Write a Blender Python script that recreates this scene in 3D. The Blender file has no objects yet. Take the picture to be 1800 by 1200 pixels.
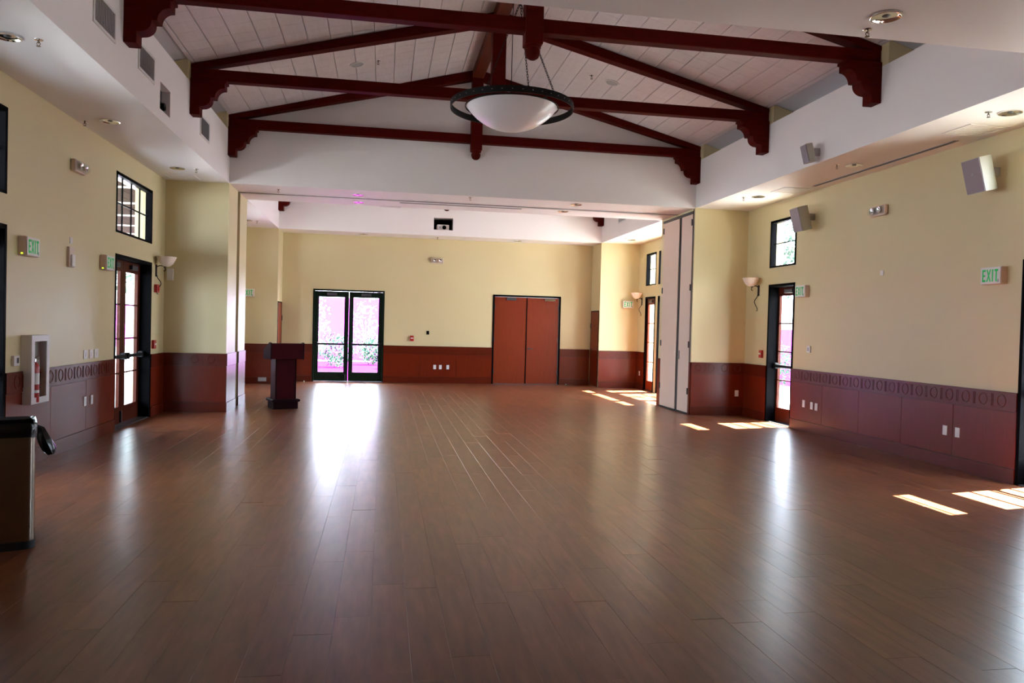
import bpy, math, random
from mathutils import Vector, Matrix
random.seed(7)
S = bpy.context.scene
C = S.collection
R = math.radians

# ------------------------------------------------------------------ camera, sky, sun, exposure
F_PX, YAW, PITCH, ROLL, ZC = 1347.64, 0.1672, 0.0191, 0.0255, 1.6047
fw = Vector((math.sin(YAW)*math.cos(PITCH), math.cos(YAW)*math.cos(PITCH), -math.sin(PITCH)))
rt = Vector((math.cos(YAW), -math.sin(YAW), 0)); up = rt.cross(fw)
rt2 = math.cos(ROLL)*rt + math.sin(ROLL)*up
up2 = -math.sin(ROLL)*rt + math.cos(ROLL)*up
cd = bpy.data.cameras.new('camera'); cam = bpy.data.objects.new('camera', cd); C.objects.link(cam)
m3 = Matrix((rt2, up2, -fw)).transposed()
cam.matrix_world = Matrix.Translation((0, 0, ZC)) @ m3.to_4x4()
cd.sensor_fit = 'HORIZONTAL'; cd.sensor_width = 36; cd.lens = 36*F_PX/1800; cd.clip_end = 500
S.camera = cam
W = bpy.data.worlds.new('sky'); S.world = W; W.use_nodes = True
bg = W.node_tree.nodes['Background']
bg.inputs[0].default_value = (0.74, 0.83, 1.0, 1); bg.inputs[1].default_value = 7.5
sl = bpy.data.lights.new('sun', 'SUN'); sl.energy = 42.0; sl.angle = R(0.55); sl.color = (1, .97, .92)
so = bpy.data.objects.new('sun', sl); C.objects.link(so)
so.rotation_euler = Vector((-.568, -.12, -1)).to_track_quat('-Z', 'Y').to_euler(); so.location = (20, 10, 25)
S.view_settings.view_transform = 'Standard'; S.view_settings.look = 'None'
S.view_settings.gamma = 1; S.view_settings.use_curve_mapping = False
S.view_settings.exposure = 2.2
S.cycles.max_bounces = 10; S.cycles.diffuse_bounces = 7; S.cycles.glossy_bounces = 4; S.cycles.transparent_max_bounces = 16
S.cycles.caustics_reflective = False; S.cycles.caustics_refractive = False
S.cycles.sample_clamp_indirect = 12
S.cycles.use_guiding = True; S.cycles.guiding_training_samples = 24

# ------------------------------------------------------------------ room numbers (metres, camera stands at x=0 y=0)
XL, XR, SL, SR = -3.70, 6.93, -2.668, 5.838
ZS, ZW = 3.957, 1.0145
Y0, YP, YP2, Y2, YF = 5.56, 13.914, 15.69, 20.30, 21.175
YB = -2.6
XC = (SL+SR)/2
ZT = 4.84                     # top of soffit faces
def zroof(x): return 6.20 - .26*abs(x-XC)
PLK = .26

# ------------------------------------------------------------------ materials
def srgb(r, g, b):
    f = lambda c: ((c/255+.055)/1.055)**2.4 if c/255 > .04045 else c/255/12.92
    return (f(r), f(g), f(b))
M = {}
def mat(name, col, rough=.6, metal=0, var=0, vscale=8, bump=0, bscale=60, stretch=(1, 1, 1), spec=.5, coat=0, emit=None, estr=0, coatr=.1):
    m = bpy.data.materials.new(name); m.use_nodes = True; nt = m.node_tree; N = nt.nodes; L = nt.links
    b = N['Principled BSDF']
    b.inputs['Base Color'].default_value = (*col, 1); b.inputs['Roughness'].default_value = rough
    b.inputs['Metallic'].default_value = metal; b.inputs['Specular IOR Level'].default_value = spec
    b.inputs['Coat Weight'].default_value = coat; b.inputs['Coat Roughness'].default_value = coatr
    if emit: b.inputs['Emission Color'].default_value = (*emit, 1); b.inputs['Emission Strength'].default_value = estr
    if var or bump:
        g = N.new('ShaderNodeNewGeometry'); mp = N.new('ShaderNodeMapping'); L.new(g.outputs['Position'], mp.inputs['Vector'])
        mp.inputs['Scale'].default_value = stretch
    if var:
        n = N.new('ShaderNodeTexNoise'); n.inputs['Scale'].default_value = vscale; n.inputs['Detail'].default_value = 5
        L.new(mp.outputs[0], n.inputs['Vector'])
        mx = N.new('ShaderNodeMix'); mx.data_type = 'RGBA'; L.new(n.outputs['Fac'], mx.inputs['Factor'])
        mx.inputs['A'].default_value = (*[c*(1-var) for c in col], 1); mx.inputs['B'].default_value = (*[min(1, c*(1+var)) for c in col], 1)
        L.new(mx.outputs['Result'], b.inputs['Base Color'])
    if bump:
        n2 = N.new('ShaderNodeTexNoise'); n2.inputs['Scale'].default_value = bscale; L.new(mp.outputs[0], n2.inputs['Vector'])
        bp = N.new('ShaderNodeBump'); bp.inputs['Strength'].default_value = bump; bp.inputs['Distance'].default_value = .004
        L.new(n2.outputs['Fac'], bp.inputs['Height']); L.new(bp.outputs[0], b.inputs['Normal'])
    M[name] = m; return m
mat('cream', (.63, .545, .315), .42, var=.03, vscale=1.5, bump=.12, bscale=220)
mat('white', (.84, .81, .80), .6, var=.02, vscale=1.2, bump=.08, bscale=220)
mat('slope_grey', (.58, .57, .60), .7)
mat('tile', (.72, .66, .67), .75, var=.10, vscale=6, stretch=(4, .5, 4), bump=.2, bscale=30)
mat('timber', srgb(74, 8, 2), .55, spec=.06, var=.45, vscale=5, stretch=(1, 5, 5), bump=.3, bscale=12)
mat('timber_y', srgb(90, 32, 10), .5, spec=.2, var=.4, vscale=5, stretch=(5, 1, 5), bump=.3, bscale=12)
mat('wains', srgb(100, 29, 6), .33, spec=.27, var=.28, vscale=6, stretch=(6, 6, .6), coat=.06, coatr=.15)
mat('wains_low', srgb(86, 24, 6), .33, spec=.27, var=.25, vscale=6, stretch=(1, 1, 6), coat=.06, coatr=.15)
mat('groove', srgb(40, 12, 8), .5)
mat('doorwood', srgb(116, 40, 9), .4, spec=.3, var=.22, vscale=5, stretch=(7, 7, .5))
mat('black', (.0018, .0018, .0025), .55, spec=.03)
mat('leafwood', srgb(74, 26, 8), .4, var=.2, vscale=5, stretch=(7, 7, .5), spec=.15)
mat('darkgreen', (.002, .010, .004), .4, spec=.2)
mat('rubber', (.004, .004, .004), .6)
mat('plastic', (.70, .69, .68), .4)
mat('greyplastic', (.34, .34, .36), .45)
mat('darkgrey', (.05, .05, .055), .45)
mat('beige', srgb(214, 192, 176), .55, var=.02, vscale=3)
mat('steel', (.62, .61, .60), .16, metal=1)
mat('steel_brushed', (.26, .22, .18), .2, metal=1, bump=.05, bscale=3, stretch=(8, 8, .2))
mat('chrome', (.8, .8, .8), .06, metal=1)
mat('iron', (.004, .004, .005), .5, spec=.2)
mat('bowl', (.80, .76, .78), .3, var=.04, vscale=4)
mat('alabaster', (.80, .68, .58), .3, var=.10, vscale=14)
mat('red', (.42, .012, .010), .35)
mat('green', (.01, .42, .10), .5, emit=(.01, .5, .11), estr=.05)
mat('led', (.5, .9, .05), .5, emit=(.55, 1, .05), estr=.4)
mat('ventgrey', (.40, .39, .40), .6)
mat('ventdark', (.10, .10, .11), .7)
mat('podium', srgb(54, 9, 16), .5, var=.3, vscale=5, stretch=(5, 5, .8), spec=.06)
mat('podium_dark', srgb(26, 6, 10), .5, spec=.06)
mat('bag', (.004, .004, .005), .22, bump=.6, bscale=40)
mat('speaker_grille', (.30, .26, .29), .7, bump=.4, bscale=900)
mat('speaker_shell', (.46, .46, .40), .4)
mat('concrete', (.34, .335, .345), .8, var=.08, vscale=3)
mat('pink_glare_ground', (.09, .008, .09), .9, spec=0, var=.15, vscale=2)  # magenta in place of overexposed daylight on the ground
mat('pink_glare', (.40, .042, .39), .9, spec=0, var=.1, vscale=2)  # magenta in place of blown-out highlights beyond the glass
mat('stucco', (.75, .73, .70), .9, spec=.1, bump=.2, bscale=60)
mat('porchwood', srgb(62, 50, 50), .8, spec=0, var=.2, vscale=4, stretch=(1, .2, 1))
mat('leaf', (.05, .085, .06), .7, var=.4, vscale=3, spec=.1)
mat('leaf_pale', (.022, .052, .034), .7, var=.4, vscale=3, spec=0)
mat('white_glare', (.7, .7, .66), .8)  # white of blown-out daylight put into the fleck colour
mat('bark', (.10, .07, .05), .9)
mat('lawn', (.08, .14, .04), .9, var=.3, vscale=6)
# clear window glass: lets light straight through, mirrors at grazing angles
def glass():
    m = bpy.data.materials.new('glass'); m.use_nodes = True; nt = m.node_tree; N = nt.nodes; L = nt.links
    for n in list(N):
        if n.type == 'BSDF_PRINCIPLED': N.remove(n)
    t = N.new('ShaderNodeBsdfTransparent'); t.inputs[0].default_value = (.93, .96, .95, 1)
    g = N.new('ShaderNodeBsdfGlossy'); g.inputs['Roughness'].default_value = .02
    lw = N.new('ShaderNodeLayerWeight'); pw = N.new('ShaderNodeMath'); pw.operation = 'POWER'; pw.inputs[1].default_value = 5; L.new(lw.outputs['Facing'], pw.inputs[0])
    fr = N.new('ShaderNodeMath'); fr.operation = 'MULTIPLY_ADD'; fr.inputs[1].default_value = .7; fr.inputs[2].default_value = .03; L.new(pw.outputs[0], fr.inputs[0])
    mx = N.new('ShaderNodeMixShader'); L.new(fr.outputs[0], mx.inputs[0]); L.new(t.outputs[0], mx.inputs[1]); L.new(g.outputs[0], mx.inputs[2])
    L.new(mx.outputs[0], N['Material Output'].inputs[0]); M['glass'] = m
glass()
# laminate planks: tint per plank, knots and streaks along the length
def plank_mat():
    m = bpy.data.materials.new('plank'); m.use_nodes = True; nt = m.node_tree; N = nt.nodes; L = nt.links; b = N['Principled BSDF']
    g = N.new('ShaderNodeNewGeometry'); oi = N.new('ShaderNodeObjectInfo'); at = N.new('ShaderNodeAttribute'); at.attribute_name = 'tint'
    ad = N.new('ShaderNodeMath'); ad.operation = 'ADD'; L.new(oi.outputs['Random'], ad.inputs[0]); L.new(at.outputs['Fac'], ad.inputs[1])
    frc = N.new('ShaderNodeMath'); frc.operation = 'FRACT'; L.new(ad.outputs[0], frc.inputs[0])
    off = N.new('ShaderNodeVectorMath'); off.operation = 'SCALE'; off.inputs[0].default_value = (17, 31, 0); L.new(frc.outputs[0], off.inputs['Scale'])
    av = N.new('ShaderNodeVectorMath'); L.new(g.outputs['Position'], av.inputs[0]); L.new(off.outputs[0], av.inputs[1])
    mp = N.new('ShaderNodeMapping'); mp.inputs['Scale'].default_value = (9, 1.1, 1); L.new(av.outputs[0], mp.inputs['Vector'])
    n = N.new('ShaderNodeTexNoise'); n.inputs['Scale'].default_value = 2.2; n.inputs['Detail'].default_value = 3; n.inputs['Roughness'].default_value = .55; L.new(mp.outputs[0], n.inputs['Vector'])
    n3 = N.new('ShaderNodeTexNoise'); n3.inputs['Scale'].default_value = 2.6; n3.inputs['Detail'].default_value = 3; L.new(av.outputs[0], n3.inputs['Vector'])
    cr = N.new('ShaderNodeValToRGB'); L.new(n.outputs['Fac'], cr.inputs[0])
    e = cr.color_ramp.elements
    e[0].position = .28; e[0].color = (*srgb(98, 54, 33), 1); e[1].position = .72; e[1].color = (*srgb(134, 80, 51), 1)
    hv = N.new('ShaderNodeHueSaturation'); L.new(cr.outputs[0], hv.inputs['Color'])
    mr = N.new('ShaderNodeMapRange'); mr.inputs[3].default_value = .84; mr.inputs[4].default_value = 1.14; L.new(frc.outputs[0], mr.inputs[0])
    mr2 = N.new('ShaderNodeMapRange'); mr2.inputs[1].default_value = .3; mr2.inputs[2].default_value = .7; mr2.inputs[3].default_value = .88; mr2.inputs[4].default_value = 1.08; L.new(n3.outputs['Fac'], mr2.inputs[0])
    mu = N.new('ShaderNodeMath'); mu.operation = 'MULTIPLY'; L.new(mr.outputs[0], mu.inputs[0]); L.new(mr2.outputs[0], mu.inputs[1]); L.new(mu.outputs[0], hv.inputs['Value'])
    L.new(hv.outputs[0], b.inputs['Base Color'])
    b.inputs['Roughness'].default_value = .285; b.inputs['Specular IOR Level'].default_value = .68
    n2 = N.new('ShaderNodeTexNoise'); n2.inputs['Scale'].default_value = 4; n2.inputs['Detail'].default_value = 1
    mp2 = N.new('ShaderNodeMapping'); mp2.inputs['Scale'].default_value = (2.5, 1.0, 1); L.new(av.outputs[0], mp2.inputs['Vector']); L.new(mp2.outputs[0], n2.inputs['Vector'])
    bp = N.new('ShaderNodeBump'); bp.inputs['Strength'].default_value = .05; bp.inputs['Distance'].default_value = .004; L.new(n2.outputs['Fac'], bp.inputs['Height']); L.new(bp.outputs[0], b.inputs['Normal'])
    M['plank'] = m
plank_mat()

# ------------------------------------------------------------------ mesh helpers
class MB:
    def __init__(s): s.v = []; s.f = []
    def box(s, x0, x1, y0, y1, z0, z1):
        if x0 > x1: x0, x1 = x1, x0
        if y0 > y1: y0, y1 = y1, y0
        if z0 > z1: z0, z1 = z1, z0
        n = len(s.v)
        s.v += [(x0,y0,z0),(x1,y0,z0),(x1,y1,z0),(x0,y1,z0),(x0,y0,z1),(x1,y0,z1),(x1,y1,z1),(x0,y1,z1)]
        s.f += [tuple(n+i for i in q) for q in ((0,3,2,1),(4,5,6,7),(0,1,5,4),(1,2,6,5),(2,3,7,6),(3,0,4,7))]
        return s
    def prism(s, prof, a0, a1, axis='y'):
        # prof: list of 2D points; axis y -> (x,z), axis x -> (y,z), axis z -> (x,y)
        n = len(s.v); k = len(prof)
        def P(p, a): return {'y': (p[0], a, p[1]), 'x': (a, p[0], p[1]), 'z': (p[0], p[1], a)}[axis]
        s.v += [P(p, a0) for p in prof] + [P(p, a1) for p in prof]
        s.f.append(tuple(n+i for i in range(k))); s.f.append(tuple(n+k+i for i in reversed(range(k))))
        for i in range(k):
            j = (i+1) % k; s.f.append((n+i, n+k+i, n+k+j, n+j))
        return s
    def lathe(s, prof, seg=24, cx=0, cy=0, cz=0, axis='z', a0=0, a1=2*math.pi):
        full = abs(a1-a0-2*math.pi) < 1e-6; m = seg if full else seg+1; n = len(s.v); k = len(prof)
        for i in range(m):
            a = a0+(a1-a0)*i/seg; c, q = math.cos(a), math.sin(a)
            for r, h in prof:
                s.v.append({'z': (cx+r*c, cy+r*q, cz+h), 'y': (cx+r*c, cy+h, cz+r*q), 'x': (cx+h, cy+r*c, cz+r*q)}[axis])
        for i in range(seg):
            j = (i+1) % m
            for t in range(k-1):
                s.f.append((n+i*k+t, n+j*k+t, n+j*k+t+1, n+i*k+t+1))
        return s
    def tube(s, pts, r, seg=8, caps=True):
        n0 = len(s.v); pts = [Vector(p) for p in pts]; rr = r if isinstance(r, (list, tuple)) else [r]*len(pts)
        prev = None
        for i, p in enumerate(pts):
            d = (pts[min(i+1, len(pts)-1)]-pts[max(i-1, 0)]).normalized()
            a = prev if prev is not None else (Vector((0, 0, 1)) if abs(d.z) < .9 else Vector((1, 0, 0)))
            u = (a-d*a.dot(d)).normalized(); w = d.cross(u); prev = u
            for k in range(seg):
                t = 2*math.pi*k/seg; s.v.append(tuple(p+(u*math.cos(t)+w*math.sin(t))*rr[i]))
        for i in range(len(pts)-1):
            for k in range(seg):
                l = (k+1) % seg; s.f.append((n0+i*seg+k, n0+i*seg+l, n0+(i+1)*seg+l, n0+(i+1)*seg+k))
        if caps:
            s.f.append(tuple(n0+k for k in reversed(range(seg)))); s.f.append(tuple(n0+(len(pts)-1)*seg+k for k in range(seg)))
        return s
    def xform(s, mt, start=0):
        for i in range(start, len(s.v)): s.v[i] = tuple(mt @ Vector(s.v[i]))
        return s
    def mesh(s, name, m, smooth=False):
        me = bpy.data.meshes.new(name); me.from_pydata(s.v, [], s.f); me.validate(); me.update()
        me.materials.append(M[m])
        if smooth:
            for p in me.polygons: p.use_smooth = True
            try: me.set_sharp_from_angle(angle=R(40))
            except Exception: pass
        return me
    def build(s, name, m, parent=None, loc=(0, 0, 0), rot=(0, 0, 0), smooth=False, bevel=0):
        o = bpy.data.objects.new(name, s.mesh(name, m, smooth)); C.objects.link(o)
        o.location = loc; o.rotation_euler = rot
        if parent: o.parent = parent
        if bevel:
            b = o.modifiers.new('bevel', 'BEVEL'); b.width = bevel; b.segments = 2; b.limit_method = 'ANGLE'
        return o
def B(*a): return MB().box(*a)
def inst(name, me, parent, loc=(0, 0, 0), rot=(0, 0, 0), scale=None):
    o = bpy.data.objects.new(name, me); C.objects.link(o); o.location = loc; o.rotation_euler = rot; o.parent = parent
    if scale: o.scale = scale
    return o
def tag(o, label, cat=None, group=None, kind=None):
    o['label'] = label
    if cat: o['category'] = cat
    if group: o['group'] = group
    if kind: o['kind'] = kind
    return o
def struct(o, label): o['kind'] = 'structure'; o['label'] = label; return o
def thing(name, label, cat, loc=(0, 0, 0), rz=0, group=None):
    o = bpy.data.objects.new(name, None); C.objects.link(o); o.location = loc; o.rotation_euler = (0, 0, rz)
    o.empty_display_size = .1
    return tag(o, label, cat, group)
def sempty(name, label, loc=(0, 0, 0), rz=0):
    o = bpy.data.objects.new(name, None); C.objects.link(o); o.location = loc; o.rotation_euler = (0, 0, rz); o.empty_display_size = .1
    return struct(o, label)
def copy_tree(o, parent=None):
    c = o.copy(); C.objects.link(c); c.parent = parent
    for ch in list(o.children): copy_tree(ch, c)
    return c
def holed(mb, axis, a0, a1, u0, u1, z0, z1, holes):
    us = sorted(set([u0, u1]+[h for q in holes for h in q[:2] if u0 < h < u1])); zs = sorted(set([z0, z1]+[h for q in holes for h in q[2:] if z0 < h < z1]))
    solid = lambda i, j: 0 <= i < len(us)-1 and 0 <= j < len(zs)-1 and not any(q[0] < (us[i]+us[i+1])/2 < q[1] and q[2] < (zs[j]+zs[j+1])/2 < q[3] for q in holes)
    def P(a, u, z): return (a, u, z) if axis == 'x' else (u, a, z)
    def Q(*p): n = len(mb.v); mb.v += list(p); mb.f.append(tuple(range(n, n+4)))
    for i in range(len(us)-1):
        for j in range(len(zs)-1):
            if not solid(i, j): continue
            A, Bq, Cq, D = us[i], us[i+1], zs[j], zs[j+1]
            Q(P(a0,A,Cq),P(a0,Bq,Cq),P(a0,Bq,D),P(a0,A,D)); Q(P(a1,A,Cq),P(a1,A,D),P(a1,Bq,D),P(a1,Bq,Cq))
            if not solid(i-1, j): Q(P(a0,A,Cq),P(a0,A,D),P(a1,A,D),P(a1,A,Cq))
            if not solid(i+1, j): Q(P(a0,Bq,Cq),P(a1,Bq,Cq),P(a1,Bq,D),P(a0,Bq,D))
            if not solid(i, j-1): Q(P(a0,A,Cq),P(a1,A,Cq),P(a1,Bq,Cq),P(a0,Bq,Cq))
            if not solid(i, j+1): Q(P(a0,A,D),P(a0,Bq,D),P(a1,Bq,D),P(a1,A,D))
    return mb

# ------------------------------------------------------------------ openings
DH = 2.49
LD = [(11.48, 13.17), (6.65, 8.34), (16.9, 18.59)]          # double doors, left wall (y ranges)
RD = [(12.135, 13.035), (6.50, 7.40), (18.95, 19.70), (17.0, 18.76), (15.95, 16.85)]
WZ = (2.79, 3.64)
FD1 = (-1.86, .03); FD2 = (3.008, 4.947)
BD = []
TH = .26
# sky sampling portals in the openings (they add no light of their own)
def portal(x, y, z, w, h, d):
    l = bpy.data.lights.new('sky_portal', 'AREA'); l.shape = 'RECTANGLE'; l.size = w; l.size_y = h; l.cycles.is_portal = True
    o = bpy.data.objects.new('sky_portal', l); C.objects.link(o); o.location = (x, y, z); o.rotation_euler = Vector(d).to_track_quat('-Z', 'Y').to_euler()
for xs, lst, d in ((XL-TH+.02, LD, (1, 0, 0)), (XR+TH-.02, RD, (-1, 0, 0))):
    for a, b in lst:
        portal(xs, (a+b)/2, 1.25, b-a, 2.3, d); portal(xs, (a+b)/2, sum(WZ)/2, b-a, WZ[1]-WZ[0], d)
portal(sum(FD1)/2, YF+.2, 1.25, FD1[1]-FD1[0], 2.3, (0, -1, 0))
# ------------------------------------------------------------------ shell
holesL = [(a, b, -.01, DH) for a, b in LD] + [(a, b, *WZ) for a, b in LD]
holesR = [(a, b, -.01, DH) for a, b in RD] + [(a, b, *WZ) for a, b in RD]
wall_left = struct(holed(MB(), 'x', XL-TH, XL, YB-TH, YF+.2, -.01, 4.9, holesL).build('wall_left', 'cream'), 'cream painted side wall with french doors and wood wainscot, left')
wall_right = struct(holed(MB(), 'x', XR, XR+TH, YB-TH, YF+.2, -.01, 4.9, holesR).build('wall_right', 'cream'), 'cream painted side wall with wood wainscot and speakers, right')
wall_back = struct(holed(MB(), 'y', YF, YF+TH, XL, XR, -.01, 6.4, [(*FD1, -.02, DH), (*FD2, -.02, DH)]).build('wall_back', 'cream'), 'far cream end wall with glass doors and wooden doors')
wall_front = struct(holed(MB(), 'y', YB-TH, YB, XL, XR, -.01, 6.4, [(a, b, -.02, DH) for a, b in BD]).build('wall_front', 'cream'), 'cream end wall behind the camera')
# partition piers (left pier has the slot of the folding partition)
pl = MB(); pl.box(XL, SL, YP, 14.72, 0, ZS+.02); pl.box(XL, SL, 14.97, YP2, 0, ZS+.02); pl.box(XL, SL-.7, 14.72, 14.97, 0, ZS)
wall_pier_left = struct(pl.build('wall_pier_left', 'cream'), 'cream pier with a dark partition slot at the wide opening, left')
B(SL-.7, SL-.66, 14.721, 14.969, .0, ZS-.03).build('slot_backing', 'rubber', wall_pier_left)
wall_pier_right = struct(B(SR, XR, YP, YP2, 0, ZS+.02).build('wall_pier_right', 'cream'), 'cream pier holding the folding partition pocket, right')
wall_bay_left = struct(B(XL, SL, Y2, YF, 0, ZS+.02).build('wall_bay_left', 'cream'), 'cream wall beside the far alcove, left')
wall_bay_right = struct(B(SR, XR, Y2, YF, 0, ZS+.02).build('wall_bay_right', 'cream'), 'cream wall beside the far alcove, right')
# gable headers
def gable(name, ya, yb, label, hole=None, mt='white'):
    mb = MB(); zt = zroof(SL)+.02
    if hole:
        holed(mb, 'y', ya, ya+.12, SL, SR, ZS, zt, [hole]); mb.box(SL, SR, ya+.5, yb, ZS, zt); mb.box(SL, SR, ya+.12, ya+.5, ZS, hole[2]); mb.box(SL, SR, ya+.12, ya+.5, hole[3], zt)
    else: mb.box(SL, SR, ya, yb, ZS, zt)
    mb.prism([(SL, zt), (SR, zt), (XC, 6.22)], ya, yb, 'y')
    return struct(mb.build(name, mt), label)
wall_header = gable('wall_header', YP, YP2, 'white gable wall above the wide partition opening')
NICHE = (1.262, 1.768, 4.11, 4.43)
wall_gable = gable('wall_gable', Y2, YF+.1, 'white gable wall with projector niche above the far alcove', NICHE)
wall_gable_near = struct(MB().prism([(SL, ZS+.1), (SR, ZS+.1), (SR, zroof(SR)), (XC, 6.22), (SL, zroof(SL))], Y0-.2, Y0, 'y').build('wall_gable_near', 'white'), 'white gable end above the near soffit')
# soffits: undersides (ceiling) and vertical inner faces
ceil_near = struct(B(XL, XR, YB, Y0, ZS, ZS+.1).build('ceiling_near', 'white'), 'flat white soffit overhead at the near end')
VH = [(9.73, 10.17, 4.09, 4.41)]
for side, x0, x1, xf in (('left', XL, SL, SL-.1), ('right', SR, XR, SR+.1)):
    mb = MB()
    for ya, yb in ((Y0, YP), (YP2, Y2)):
        mb.box(x0, x1, ya, yb, ZS, ZS+.08)
        a0, a1 = (x1-.1, x1) if side == 'left' else (x0, x0+.1)
        holed(mb, 'x', a0, a1, ya, yb, ZS+.08, ZT, VH if (side == 'left' and ya == Y0) else [])
        mb.box(x0 if side == 'left' else x0+.1, x1-.1 if side == 'left' else x1, ya, yb, ZT-.04, ZT)
    o = struct(mb.build('ceiling_soffit_'+side, 'white'), 'dropped white soffit along the side wall, '+side)
    if side == 'left': soff_l = o
    else: soff_r = o
niche_b = MB(); niche_b.box(SL-.5, SL-.48, 9.6, 10.3, 4.05, 4.45); niche_b.box(SL-.5, SL-.1, 9.6, 9.73, 4.05, 4.45); niche_b.box(SL-.5, SL-.1, 10.17, 10.3, 4.05, 4.45); niche_b.box(SL-.5, SL-.1, 9.6, 10.3, 4.05, 4.09); niche_b.box(SL-.5, SL-.1, 9.6, 10.3, 4.41, 4.45)
niche_b.build('niche_lining', 'greyplastic', soff_l)
# sloped ceiling boards (roof) and tile field
def slope_slab(sx, mt, off, th, xa, xb, ya, yb):
    xs = [XC+sx*xa, XC+sx*xb]
    pr = [(xs[0], zroof(xs[0])+off), (xs[1], zroof(xs[1])+off), (xs[1], zroof(xs[1])+off+th), (xs[0], zroof(xs[0])+off+th)]
    return MB().prism(pr, ya, yb, 'y')
ceiling = sempty('ceiling', 'vaulted ceiling of pale acoustic tiles between dark trusses')
for sx in (-1, 1):
    slope_slab(sx, 'slope_grey', .02, .1, 0, 6.16 if sx > 0 else 5.85, YB-.4, YF+.5).build('ceiling_board', 'slope_grey', ceiling)
# pilaster stubs above the soffit at each truss
TY = [8.42, 11.14, 13.74]; TT = .17
for ty in TY:
    for sx in (-1, 1):
        xa = XC+sx*4.253; xb = XC+sx*5.2
        mb = MB(); zz = lambda x: max(zroof(x)+.02, ZT)
        mb.prism([(xa, ZT), (xb, ZT), (xb, ZT+.001), (xa, zroof(xa)+.02)], ty-.13, min(ty+TT+.13, YP), 'y')
        mb.build('wall_stub', 'cream', soff_l if sx < 0 else soff_r)
for sx in (-1, 1):
    for ya, yb in ((Y0, TY[0]-.13), (TY[0]+TT+.13, TY[1]-.13), (TY[1]+TT+.13, TY[2]-.13)):
        xa = XC+sx*(4.253+.33); B(xa, xa+sx*.03, ya, yb, ZT, zroof(xa)+.02).build('recess_back', 'white', soff_l if sx < 0 else soff_r)
# tiles: 0.30 m squares, long joints open, cross joints fine
def tile_mesh():
    s = MB(); w, l, t = .300, .3005, .018; c = .006; d = .0012
    s.v = [(c*.7, d, 0), (w-c*.7, d, 0), (w-c*.7, l-d, 0), (c*.7, l-d, 0), (0, 0, .004), (w, 0, .004), (w, l, .004), (0, l, .004), (0, 0, t), (w, 0, t), (w, l, t), (0, l, t)]
    s.f = [(0, 3, 2, 1), (0, 1, 5, 4), (1, 2, 6, 5), (2, 3, 7, 6), (3, 0, 4, 7), (4, 5, 9, 8), (5, 6, 10, 9), (6, 7, 11, 10), (7, 4, 8, 11)]
    return s
def project(p):
    d = Vector(p)-Vector((0, 0, ZC)); z = d.dot(fw)
    if z < .3: return None
    return 900+F_PX*d.dot(rt2)/z, 600-F_PX*d.dot(up2)/z, z
tilem = tile_mesh(); tme = tilem.mesh('ceiling_tile', 'tile')
ANG = math.atan(PLK); cells = []
SLOPE_L = 4.253/math.cos(ANG); PITCHT = .310
for sx in (-1, 1):
    i = 0
    while i*PITCHT < SLOPE_L-.05:
        s0 = i*PITCHT; w = min(.300, SLOPE_L-s0)
        j = 0
        while Y0+.02+j*.302 < YP-.05:
            y0 = Y0+.02+j*.302
            sc = s0+.15; x = XC+sx*sc*math.cos(ANG); z = 6.2-sc*math.sin(ANG)
            q = project((x, y0+.15, z)); vis = 0
            if q and -30 < q[0] < 1830 and -20 < q[1] < 500:
                # above the near soffit edge line the tiles are hidden
                edge = 60+(q[0]-1439)*.105
                vis = 1/q[2]**2 if q[1] > edge-6 else 0
            cells.append((vis, sx, s0, w, y0))
            j += 1
        i += 1
cells.sort(key=lambda c: -c[0])
rest = MB()
for n, (vis, sx, s0, w, y0) in enumerate(cells):
    # local tile: x down the slope, y along the ridge, front face z=0 facing down
    xo = XC+sx*s0*math.cos(ANG); zo = 6.2-s0*math.sin(ANG)
    mtx = Matrix.Translation((xo, y0, zo)) @ Matrix.Rotation(0, 4, 'Z')
    if sx > 0: rot = Matrix.Rotation(ANG, 4, 'Y')
    else: rot = Matrix.Rotation(math.pi, 4, 'Z') @ Matrix.Rotation(ANG, 4, 'Y'); mtx = Matrix.Translation((xo, y0+.3005, zo))
    full = mtx @ rot
    if n < 300 and vis > 0 and w > .299:
        o = inst('ceiling_tile', tme, ceiling); o.matrix_local = full
    else:
        st = len(rest.v); rest.v += [(p[0]*w/.3, p[1], p[2]) for p in tilem.v]; rest.f += [tuple(st+k for k in f) for f in tilem.f]; rest.xform(full, st)
o = rest.build('ceiling_tiles', 'tile', ceiling); o['kind'] = 'stuff'
# ------------------------------------------------------------------ floor
floor = struct(B(XL-.1, XR+.1, YB, YF+.05, -.10, -.0125).build('floor', 'groove'), 'glossy brown laminate plank floor')
PW, PL = .195, 1.22; planks = []
def plank_geo(w, l, c=.00025):
    t = .012; s = MB()
    s.v = [(c, c, 0), (w-c, c, 0), (w-c, l-c, 0), (c, l-c, 0), (0, 0, -c), (w, 0, -c), (w, l, -c), (0, l, -c), (0, 0, -t), (w, 0, -t), (w, l, -t), (0, l, -t)]
    s.f = [(0, 1, 2, 3), (0, 4, 5, 1), (1, 5, 6, 2), (2, 6, 7, 3), (3, 7, 4, 0), (4, 8, 9, 5), (5, 9, 10, 6), (6, 10, 11, 7), (7, 11, 8, 4)]
    return s
k = math.floor((XL-.05+.029)/PW)
while -.029+k*PW < XR:
    x0 = -.029+k*PW; y = YB - random.random()*PL
    while y < YF:
        ya, yb = max(y, YB), min(y+PL, YF)
        if yb-ya > .05:
            q = project((x0+PW/2, (ya+yb)/2, 0)); vis = 0
            if q and -60 < q[0] < 1860 and q[1] < 1290: vis = 1/q[2]**3
            planks.append((vis, x0, ya, yb))
        y += PL
    k += 1
planks.sort(key=lambda p: -p[0]); rest = MB(); tints = []; pm = None; pg = plank_geo(PW-.0009, PL-.0009, .0006)
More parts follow.
